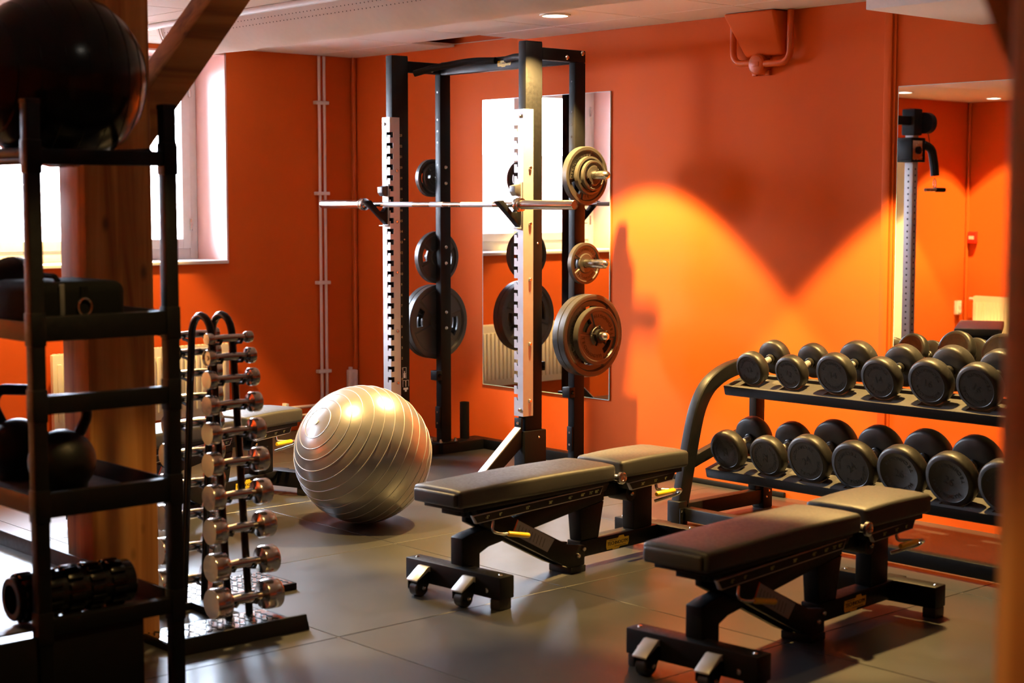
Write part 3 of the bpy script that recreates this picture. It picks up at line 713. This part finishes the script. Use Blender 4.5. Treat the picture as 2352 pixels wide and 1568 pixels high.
for xw in (-.135, .125):
    bk = MB().prism([(-.6655, .118), (-.680, .118), (-.742, .072), (-.742, .066), (-.675, .100), (-.6655, .095)], 'x', xw-.030, xw+.030).build('wheel_bracket', 'silver', bench, bevel=.001)
    MB().prism([(-.6655, .112), (-.685, .112), (-.737, .070), (-.737, .035), (-.690, .020), (-.6655, .06)], 'x', xw+.0245, xw+.0285).build('fork_cheek', 'black', bench)
    MB().prism([(-.6655, .112), (-.685, .112), (-.737, .070), (-.737, .035), (-.690, .020), (-.6655, .06)], 'x', xw-.0285, xw-.0245).build('fork_cheek', 'black', bench)
    MB().lathe([(.030, 0), (.034, .005), (.034, .041), (.030, .046)], (xw-.023, -.705, .034), (xw+.1, -.705, .034), 24).build('wheel', 'rubber', bench)
    MB().lathe([(.009, 0), (.009, .005), (.005, .007), (0, .007)], (xw+.0285, -.705, .036), (xw+.1, -.705, .036), 12).build('axle_bolt', 'steel', bench)
# chrome hinge roller
MB().cyl((.02, .225, .402), (.150, .225, .402), .015, seg=20).build('hinge_rod', 'steel', bench)
MB().lathe([(.027, 0), (.027, .012), (.024, .014), (.012, .014), (.010, .011), (0, .011)], (.150, .225, .402), (.3, .225, .402), 28).build('hinge_cap', 'steel', bench)
for yy, zz in ((.045, .075), (.085-.005, .10), (.40, .30)):
    MB().lathe([(.011, 0), (.011, .004), (.008, .009), (0, .010)], (.0642, yy, zz), (.2, yy, zz), 12).build('bolt', 'steel', bench)
# scale stickers
def scale(name, ya, yb, za, zb, h, marks):
    def quad(i, o): # slanted ends, i = inset
        return [(ya+.022+i*1.3, za-h/2+i), (yb-.020-i*1.3, zb-h/2+i), (yb-i*1.3, zb+h/2-i), (ya+i*1.3, za+h/2-i)]
    p = MB().prism(quad(0, 0), 'x', .0885, .104).build(name, 'silver', bench, bevel=.001)
    MB().prism(quad(.0035, 0), 'x', .1042, .1046).build('scale_face', 'black_soft', p)
    t = MB()
    for tx, fr_ in marks:
        y = ya+(yb-ya)*fr_; z = za+(zb-za)*fr_
        bold(t, tx, .0175, T(.1049, y, z-.001) @ FACE_PX, .0002, .02)
    t.build('scale_numbers', 'green_print', p, smooth=0)
DEG = '\u00b0'
scale('backrest_scale', -.63, .165, .332, .352, .036, [('-5'+DEG, .105), ('0'+DEG, .20), ('15'+DEG, .40), ('30'+DEG, .576), ('45'+DEG, .73), ('60'+DEG, .83), ('75'+DEG, .897), ('85'+DEG, .945)])
scale('seat_scale', .335, .665, .343, .352, .036, [('30'+DEG, .30), ('15'+DEG, .57), ('0'+DEG, .79)])
# levers with yellow grips
lv = MB().tube(bend([(.115, -.525, .318), (.118, -.535, .275), (.125, -.50, .262), (.130, -.455, .256)], .02), .0055, 8).build('lever', 'steel', bench, smooth=60)
MB().lathe([(.0085, 0), (.0105, .006), (.0105, .112), (.008, .118)], (.130, -.455, .256), (.138, -.335, .232), 14).build('lever_grip', 'yellow', lv, label='yellow lever grip')
lv = MB().tube(bend([(.096, .535, .330), (.10, .535, .305), (.150, .60, .300), (.150, .655, .296), (.12, .67, .270), (.035, .60, .235)], .025), .007, 8).build('lever', 'steel', bench, smooth=60)
MB().lathe([(.0085, 0), (.0115, .006), (.0115, .122), (.009, .128)], (.150, .600, .299), (.150, .46, .298), 14).build('lever_grip', 'yellow', lv, label='yellow lever grip')
# instruction label on the slanted rail
ll = MB().prism([(-.36, .285), (-.335, .2975), (-.105, .1785), (-.155, .130), (-.36, .236)], 'x', .0643, .0648)
ll = MB().prism([(-.335, .268), (-.325, .283), (-.105, .170), (-.150, .122), (-.355, .228)], 'x', .0643, .0648).build('instruction_label', 'label_grey', bench)
MB().prism([(-.362, .234), (-.355, .228), (-.325, .283), (-.331, .288)], 'x', .0643, .0650).build('label_stripe', 'label_red', ll)
tx = MB()
for i in range(9):
    c0 = Vector((-.318+i*.019, .262-i*.0098)); d = Vector((-.46, -.89))*.038
    a = c0+Vector((0, 0)); b2 = c0+d; nn = Vector((.89, -.46))*.0035
    tx.prism([tuple(a), tuple(a+nn), tuple(b2+nn), tuple(b2)], 'x', .0649, .0651)
tx.build('label_text', 'grey_plastic', ll, smooth=0)
badge(bench, T(.0405, .335, .088) @ FACE_PX, .155)
b2_ = copy_tree(bench); b2_.location = (5.727, -2.23, 0); b2_.rotation_euler = (0, 0, R(4.9)); b2_['label'] = 'black padded adjustable bench on open floor in front of the dumbbell rack'
b3_ = copy_tree(bench); b3_.location = (2.116, -2.575, 0); b3_.rotation_euler = (0, 0, R(18)); b3_['label'] = 'black padded adjustable bench behind the chrome dumbbell tower'

# ================================================================== round dumbbells on the two-tier rack
DR = thing('dumbbell_rack', 'black two-tier dumbbell rack with curved end frame along the orange wall', 'dumbbell rack', (5.0, -.62, 0))
def dk(mb, name, material, parent=DR, **k): return mb.xf(T(-5.0, .62, 0)).build(name, material, parent, **k)
RX1 = 6.62
arc = [(-.945, .06), (-.905, .22), (-.862, .40), (-.825, .53), (-.785, .61), (-.730, .672), (-.655, .715), (-.570, .742), (-.48, .756), (-.37, .765)]
def smooth2(p, n=4):
    o = []
    for i in range(len(p)-1):
        a, b2, c, d = (Vector(p[max(i-1, 0)]), Vector(p[i]), Vector(p[i+1]), Vector(p[min(i+2, len(p)-1)]))
        for k in range(n):
            t = k/n; o.append(tuple(.5*(2*b2+(c-a)*t+(2*a-5*b2+4*c-d)*t*t+(3*b2-a-3*c+d)*t*t*t)))
    return o+[p[-1]]
arc = smooth2(arc)
for xe, s in ((3.95, 1), (RX1, -1)):
    xa, xb = (xe, xe+.058) if s > 0 else (xe-.058, xe)
    dk(MB().prism(band(arc, .075), 'x', xa, xb), 'end_frame', 'black', bevel=.008, seg=3, smooth=40)
    dk(MB().prism([(-.385, .100), (-.315, .100), (-.315, .725), (-.385, .725)], 'x', xa+.004, xb-.004), 'rear_leg', 'black', bevel=.006)
    dk(MB().box(xa, xb, -.965, -.285, .025, .0995), 'base_beam', 'black', bevel=.006)
    dk(MB().box(xa-.012, xb+.012, -.985, -.925, .0, .115), 'front_foot', 'black', bevel=.006)
    dk(MB().box(xa-.008, xb+.010, -.335, -.26, .0, .13), 'rear_foot', 'black', bevel=.006)
    pl = dk(MB().box(xb+.0125, xb+.020, -.985, -.93, .0, .085), 'foot_plate', 'black_gloss', bevel=.008)
    for yy in (-.972, -.945): dk(MB().lathe([(.006, 0), (.005, .003), (0, .003)], (xb+.020, yy, .066), (xb+.1, yy, .066), 10), 'bolt', 'steel')
    for yy, zz in ((-.31, .06), (-.29, .09)): dk(MB().lathe([(.007, 0), (.005, .004), (0, .004)], (xb+.0102, yy, zz), (xb+.1, yy, zz), 10), 'bolt', 'steel')
    dk(MB().prism([(-.86, .325), (-.80, .345), (-.385, .455), (-.385, .40), (-.80, .285), (-.85, .27)], 'x', xa+.006, xb-.006), 'tier_arm', 'black', bevel=.004)
dk(MB().box(3.95+.075, RX1-.075, -.962, -.90, .02, .085), 'front_rail', 'black', bevel=.006)
TILT = 15.0
def tier(F, n, depth, xc):
    """tray tilted towards the room with cut-outs under every head; local s along slope"""
    m = T(0, F[0], F[1]) @ RX(TILT)
    tr = MB(); xa, xb = 4.012, RX1-.062
    holes = xc
    def strip(s0, s1, gaps):
        if not gaps: tr.box(xa, xb, s0, s1, -.008, 0, m); return
        e = [xa]
        for c in holes: e += [c-.062, c+.062]
        e.append(xb)
        for i in range(0, len(e), 2):
            if e[i+1] > e[i]: tr.box(e[i], e[i+1], s0, s1, -.008, 0, m)
    strip(0, .025, False); strip(.025, .114, True); strip(.114, .14, False)
    strip(.18, .204, False); strip(.204, .312, True); strip(.312, depth, False)
    tr.box(xa, xb, 0, .004, -.05, -.008, m).box(xa, xb, depth-.004, depth, -.05, .03, m)
    tr.box(xa, xb, .115, .121, -.05, -.008, m).box(xa, xb, .196, .202, -.05, -.008, m)
    dk(tr, 'tray', 'tray', bevel=0, smooth=0)
    dk(MB().box(xa, xb, -.0045, -.0005, -.045, .0005, m), 'tray_lip', 'black', bevel=.001)
    dk(MB().box(4.013, 4.06, .08, .30, -.06, -.0085, m), 'tray_bracket', 'black', bevel=.003)
    return m
UPX = [4.158, 4.405, 4.672, 4.932, 5.198, 5.448, 5.71]; UPR = [.088, .088, .103, .103, .109, .109, .109]
LOX = [4.132, 4.385, 4.637, 4.896, 5.155, 5.412, 5.675]; LOR = [.102, .102, .119, .119, .124, .124, .124]
mu = tier((-.650, .668), 7, .37, UPX); ml = tier((-.782, .262), 7, .40, LOX)
def head_data(r):
    t = .30*r+.036
    return MB().lathe([(.020, .0), (r*.55, 0), (r*.90, .004), (r*.97, .010), (r, .020), (r, t-.018), (r*.965, t-.007), (r*.90, t-.002), (r*.80, t), (r*.78, t-.002), (0, t-.002)], (0, 0, 0), (0, -1, 0), 48).data('head', 'rubber', smooth=40), t
HD = {}
def dumbbell(r, num, m, roll, label, group, L=.115, face_text=True):
    if r not in HD: HD[r] = head_data(r)
    hd, t = HD[r]
    o = thing('round_dumbbell', label, 'dumbbell', group=group)
    # local: axis along y, near face at y = 0, resting on z = 0
    o.matrix_world = m @ T(0, 0, r) @ RY(roll)
    MB().cyl((0, t-.002, 0), (0, t+L+.002, 0), .0165, seg=20).build('handle', 'grip_steel', o)
    for s, yy in ((1, t), (-1, t+L)):
        h = obj('head', hd, o, T(0, yy, 0) if s > 0 else T(0, yy, 0) @ RZ(180))
        MB().lathe([(.026, -.001), (.026, .010), (.022, .014)], (0, yy, 0), (0, yy+s, 0), 20).build('collar', 'rubber', o)
        tt = MB(); f = T(0, -(t-.0018), 0) @ FACE_NY
        bold(tt, str(num), r*.42, f, .0004, .03)
        size = r*.19; rt = r*.60; st_ = math.degrees(size*.84/rt)
        tt.build('weight_number', 'print_dark', h, smooth=0)
        for a_ in (90, 270):
            tt = MB(); arc_text(tt, BRAND, rt, a_, size, st_, True, f, .0004); tt.build('face_lettering', 'print_dark', h, smooth=0)
        MB().lathe([(r*.775, -.0015), (r*.775, -.0012), (0, -.0012)], (0, -(t-.003), 0), (0, -1, 0), 40).build('face_disc', 'face', h)
    return o
ordn = ['at the curved end', 'second from the curved end', 'third from the curved end', 'fourth from the curved end', 'fifth from the curved end', 'sixth from the curved end', 'seventh from the curved end']
UPN = [12, 12, 14, 14, 16, 16, 18]; LON = [22, 22, 24, 24, 26, 26, 28]
URL = [-14, 20, 4, -8, 12, 30, 5]; LRL = [-95, -80, -25, -35, 10, 25, 0]
for i in range(7):
    wd = ('number %d' % UPN[i]) if i < 4 else 'dark face'
    dumbbell(UPR[i], UPN[i], mu @ T(UPX[i], .040, -.007), URL[i], 'round black dumbbell, %s, on the upper tier, %s' % (wd, ordn[i]), 'round dumbbells on the upper tier')
    wd = ('number %d' % LON[i]) if i < 3 else 'dark face'
    dumbbell(LOR[i], LON[i], ml @ T(LOX[i], .030, -.012), LRL[i], 'round black dumbbell, %s, on the lower tier, %s' % (wd, ordn[i]), 'round dumbbells on the lower tier', .13)

# ================================================================== chrome dumbbell tower
TW = thing('dumbbell_tower', 'black tubular A-frame tower holding chrome dumbbells beside the timber post', 'dumbbell rack', (4.0, -3.61, 0))
for yy, nm in ((-.045, 'near'), (.045, 'far')):
    pts = [(-.165, yy, .03), (-.073, yy, 1.08)] + [(-.073*math.cos(PI*k/10), yy, 1.08+.085*math.sin(PI*k/10)) for k in range(1, 10)] + [(.073, yy, 1.08), (.165, yy, .03)]
    MB().tube(pts, .0145, 12).build('frame_hoop', 'black_gloss', TW, smooth=60)
def tread(x0, x1, y0, y1):
    p = MB().prism([(x0, y0), (x1, y0), (x1, y1), (x0, y1)], 'z', .0, .028).build('base_plate', 'black', TW, bevel=.004)
    t = MB(); k = 0
    y = y0+.03
    while y < y1-.03:
        x = x0+.02+(.02 if k % 2 else 0)
        while x < x1-.03:
            mm = T(x, y, .0283) @ RZ(28 if (k % 2) else -28)
            t.box(-.013, .013, -.0028, .0028, 0, .0022, mm); x += .04
        y += .024; k += 1
    t.build('tread_marks', 'black_soft', p, smooth=0, kind='stuff')
    MB().box(x0+.01, x1-.01, y0+.012, y1-.012, .0281, .0284).build('tread_sheet', 'steel', p, smooth=0)
tread(.12, .38, -.40, .135); tread(-.42, -.14, -.24, .47)
MB().prism([(.38, .0005), (.415, .0005), (.395, .055), (.38, .055)], 'y', -.42, .15).build('base_flange', 'black', TW, bevel=.002)
MB().box(-.14, .12, -.03, .03, .004, .03).build('base_link', 'black', TW, bevel=.003)
ZD = [1.085, 1.015, .933, .838, .735, .620, .497, .372, .238, .105]
RD = [.022, .031, .035, .039, .043, .046, .049, .051, .054, .058]
nm = ['topmost and smallest', 'second from the top', 'third from the top', 'fourth from the top', 'fifth from the top', 'sixth from the top', 'seventh from the top', 'eighth from the top', 'second lowest', 'lowest and largest']
for side, where, gp in ((1, 'on the tower side facing the benches', 'chrome dumbbells, outer side of the tower'), (-1, 'on the tower side facing the window wall', 'chrome dumbbells, window side of the tower')):
    for i, (z, r) in enumerate(zip(ZD, RD)):
        xl = .073+.092*(1-z/1.08) + .048
        hl = .030+.042*i/9; gl_ = .135+.010*i/9; rh = .0125+.004*i/9
        for yy in (-.045, .045):
            MB().tube([(side*(xl-.046), yy, z-.030), (side*(xl-.010), yy, z-rh-.0075), (side*(xl+.012), yy, z-rh-.006), (side*(xl+.024), yy, z-rh+.008)], .006, 8).build('cradle_hook', 'black_soft', TW, smooth=60)
        d = thing('chrome_dumbbell', 'chrome dumbbell, %s, %s' % (nm[i], where), 'dumbbell', (4.0+side*xl, -3.61, z), 0, gp)
        MB().lathe([(rh*.9, -gl_/2-.004), (rh*1.15, -.02), (rh*1.15, .02), (rh*.9, gl_/2+.004)], (0, 0, 0), (0, 1, 0), 20).build('handle', 'chrome', d)
        for s in (-1, 1):
            prof = [(rh, 0), (rh*1.5, .003), (r*.93, .006), (r, .012), (r, hl-.005), (r*.95, hl), (r*.90, hl)]
            prof += [(r*.80, hl-.006), (r*.30, hl-.006), (r*.25, hl-.002), (0, hl-.002)] if i == 1 else [(0, hl+.001)]
            MB().lathe(prof, (0, s*gl_/2, 0), (0, s, 0), 32).build('head', 'chrome', d)

# ================================================================== storage shelves in the foreground
SR = thing('storage_rack', 'tall black open storage rack loaded with training gear in front of the timber post', 'storage rack', (4.05, -4.47, 0))
xs0, xs1, ya_, yb_ = 3.28, 4.80, -4.70, -4.245
def sk(mb, name, material, parent=SR, **k): return mb.xf(T(-4.05, 4.47, 0)).build(name, material, parent, **k)
for xx in (xs0, xs1):
    for yy in (ya_, yb_):
        sk(MB().box(xx-.022, xx+.022, yy-.022, yy+.022, 0, 1.895), 'upright', 'black', bevel=.004)
        sk(MB().box(xx-.0235, xx+.0235, yy-.0235, yy+.0235, 1.885, 1.90), 'end_cap', 'black_soft', bevel=.003)
    for z, hh in ((1.73, .046), (1.215, .075), (.985, .055), (.68, .075), (.305, .05)):
        sk(MB().box(xx-.018, xx+.018, ya_+.0225, yb_-.0225, z-hh/2, z+hh/2), 'end_rung', 'black', bevel=.003)
        for yy in (ya_, yb_): sk(MB().box(xx-.0245, xx+.0245, yy-.0245, yy+.0245, z-.05, z+.05), 'corner_sleeve', 'black', bevel=.003)
    sk(MB().box(xx-.010, xx+.010, ya_-.27, yb_-.12, .0, .28), 'end_panel', 'black', bevel=.003)
for yy in (ya_+.05, yb_-.05): sk(MB().cyl((xs0+.03, yy, 1.745), (xs1-.03, yy, 1.745), .018, seg=16), 'ball_rail', 'black')
for z in (1.20, .665, .30):
    yn = ya_ if z > .4 else ya_-.27
    sk(MB().box(xs0+.028, xs1-.028, yn+.028, yb_-.028, z-.008, z), 'shelf', 'tray')
    sk(MB().box(xs0+.028, xs1-.028, yb_-.027, yb_-.019, z-.03, z+.055), 'shelf_rim', 'black', bevel=.002)
    sk(MB().box(xs0+.028, xs1-.028, yn+.019, yn+.027, z-.03, z+.030), 'shelf_rim', 'grey_plastic', bevel=.002)
# gear on the shelves
gb = thing('exercise_ball', 'glossy black ball lying on the top rails of the storage rack', 'exercise ball', (4.52, -4.4725, 1.700))
rb = .278
MB().lathe([(rb*math.sin(PI*i/40), rb*(1-math.cos(PI*i/40))) for i in range(41)], (0, 0, 0), (0, 0, 1), 56).build('ball_skin', 'ball_black', gb, smooth=60)
gb.location.z = 1.745+math.sqrt((rb+.018)**2-.1775**2)-rb
for an in range(20, 170, 15):
    c = rb*math.cos(R(an)); q = rb*math.sin(R(an))
    MB().tube([(q*math.cos(2*PI*i/56), c, rb+q*math.sin(2*PI*i/56)) for i in range(56)], .002, 6, True).build('grip_ring', 'ball_black', gb, smooth=60)
bagt = thing('gear_bag', 'black fabric gear bag with metal D-ring on the storage rack', 'bag', (4.57, -4.51, 1.2002))
MB().box(-.17, .17, -.15, .15, 0, .150).build('bag_body', 'cloth_black', bagt, bevel=.035, seg=4, smooth=60)
MB().tube([(.176, .0+.022*math.cos(a), .072+.026*math.sin(a)) for a in [2*PI*k/20 for k in range(20)]], .0035, 6, True).build('d_ring', 'steel', bagt)
MB().box(.1705, .175, -.012, .012, .092, .135).build('ring_strap', 'cloth_black', bagt)
MB().box(.1705, .176, -.082, -.066, .045, .145).build('zip_pull', 'grey_plastic', bagt, bevel=.002)
MB().tube(bend([(.03, .1505, .06), (.03, .19, .10), (-.03, .19, .10), (-.03, .1505, .06)], .03), .008, 8).build('carry_loop', 'grey_plastic', bagt)
MB().tube(bend([(-.10, -.05, .149), (-.08, -.05, .165), (.08, -.05, .165), (.10, -.05, .149)], .03), .009, 8).build('carry_handle', 'cloth_black', bagt)
mbl = thing('medicine_ball', 'black rubber medicine ball beside the gear bag on the storage rack', 'ball', (4.20, -4.49, 1.2010))
rm = .105
MB().lathe([(rm*math.sin(PI*i/24), rm*(1-math.cos(PI*i/24))) for i in range(25)], (0, 0, 0), (0, 0, 1), 36).build('ball_skin', 'iron', mbl, smooth=60)
for rot in (0, 90): MB().tube([(rm*math.cos(2*PI*i/40)*math.cos(R(rot)), rm*math.cos(2*PI*i/40)*math.sin(R(rot)), rm+rm*math.sin(2*PI*i/40)) for i in range(40)], .003, 6, True).build('seam', 'black_gloss', mbl, smooth=60)
def kettlebell(loc, r, rz, label):
    k = thing('kettlebell', label, 'kettlebell', loc, rz, 'kettlebells on the storage rack')
    prof = [(0, 0), (r*.62, 0), (r*.70, .006)] + [(r*math.sin(R(a)), r*.92-r*.95*math.cos(R(a))) for a in range(48, 165, 9)] + [(r*.20, r*1.86), (0, r*1.87)]
    MB().lathe(prof, (0, 0, 0), (0, 0, 1), 36).build('bell', 'iron', k, smooth=50)
    MB().tube(bend([(-r*.45, 0, r*1.60), (-r*.80, 0, r*2.30), (-r*.62, 0, r*2.78), (r*.62, 0, r*2.78), (r*.80, 0, r*2.30), (r*.45, 0, r*1.60)], r*.4), r*.17, 12).build('handle', 'iron', k, smooth=60)
    return k
kettlebell((4.20, -4.49, .6652), .108, R(40), 'black kettlebell on the storage rack, further from the end frame')
kettlebell((4.545, -4.50, .6652), .108, R(75), 'black kettlebell on the storage rack, next to the end frame')
fr_ = thing('foam_roller', 'black ribbed foam roller lying across the bottom shelf of the storage rack', 'foam roller', (4.685, -4.55, .3805))
MB().lathe([(.045, .19), (.045, 0), (.064, 0), (.068, .004), (.068, .396), (.064, .40), (.045, .40), (.045, .21)], (0, -.2, 0), (0, 1, 0), 32).build('roller_core', 'black_gloss', fr_)
for k in range(14):
    a = 2*PI*k/14
    for j in range(5):
        y0r = -.18+j*.073
        MB().box(-.011, .011, y0r, y0r+.05, .0675, .0785, RY(math.degrees(a)+(6 if j % 2 else -6))).build('roller_rib', 'black_gloss', fr_, bevel=.004)

# ================================================================== equipment seen only in the mirror
cm = thing('cable_machine', 'grey cable column with black pulley and hanging handle, seen in the mirror', 'cable machine', (1.74, -4.27, 0))
MB().box(-.04, .04, -.035, .035, .04, 2.22).build('column', 'silver', cm, bevel=.006)
for k in range(32):
    MB().lathe([(.008, 0), (.008, .001)], (.0401, 0, .3+k*.05), (.1, 0, .3+k*.05), 10).build('pin_hole', 'black', cm); MB().lathe([(.008, 0), (.008, .001)], (0, .0351, .3+k*.05), (0, .1, .3+k*.05), 10).build('pin_hole', 'black', cm)
MB().box(-.40, .35, -.14, .30, 0, .04).build('base', 'black', cm, bevel=.006)
tpj = MB().box(-.06, .06, -.055, .055, 2.12, 2.33).build('top_joint', 'black_soft', cm, bevel=.008)
MB().cyl((.05, -.09, 2.22), (.05, -.15, 2.22), .085, seg=28).build('pulley', 'black_soft', tpj)
MB().box(-.03, .03, .055, .42, 2.20, 2.27).build('arm', 'black', cm, bevel=.006)
cg = MB().box(-.07, .07, -.06, .09, 1.92, 2.08).build('carriage', 'steel', cm, bevel=.008)
MB().box(-.075, .075, .09, .11, 1.92, 2.09).box(-.075, .075, -.08, -.06, 1.92, 2.09).box(-.075, .075, -.08, .11, 2.08, 2.10).box(-.075, .075, -.08, .11, 1.905, 1.92).build('carriage_frame', 'black', cg, bevel=.004)
MB().lathe([(.03, 0), (.03, .014), (0, .016)], (.0705, .01, 2.0), (.2, .01, 2.0), 20).build('knob', 'black', cg)
MB().tube(bend([(.03, -.11, 2.05), (.06, -.19, 2.02), (.07, -.22, 1.88), (.07, -.23, 1.80)], .06), .035, 10).build('swivel_pulley', 'black_soft', cm)
MB().cyl((.05, -.15, 2.14), (.06, -.18, 2.02), .003, seg=6).build('cable', 'black', cm)
MB().tube([(.07, -.23+.018*math.cos(a), 1.735+.04*math.sin(a)) for a in [2*PI*k/16 for k in range(16)]], .004, 6, True).build('carabiner', 'steel', cm)
MB().cyl((.07, -.36, 1.685), (.07, -.10, 1.685), .014, seg=14).build('pull_handle', 'steel', cm)
MB().cyl((.07, -.37, 1.685), (.07, -.25, 1.685), .018, seg=14).build('handle_grip', 'black_soft', cm)
es = thing('machine_stool', 'dark padded machine stool on a central stem, seen in the mirror', 'stool', (2.16, -4.66, 0), R(-30))
MB().prism([(-.42, .545), (.42, .545), (.46, .60), (-.46, .60)], 'x', -.18, .18).build('seat_pad', 'leather', es, bevel=.012, seg=3)
MB().prism([(-.40, .5445), (-.30, .47), (.30, .47), (.40, .5445)], 'x', -.10, .10).build('seat_carrier', 'black', es, bevel=.006)
MB().box(-.045, .045, -.06, .06, .05, .4695).build('stem', 'black', es, bevel=.006)
MB().box(-.25, .25, -.06, .06, 0, .05).box(-.05, .05, -.35, .35, 0, .049).build('base', 'black', es, bevel=.006)
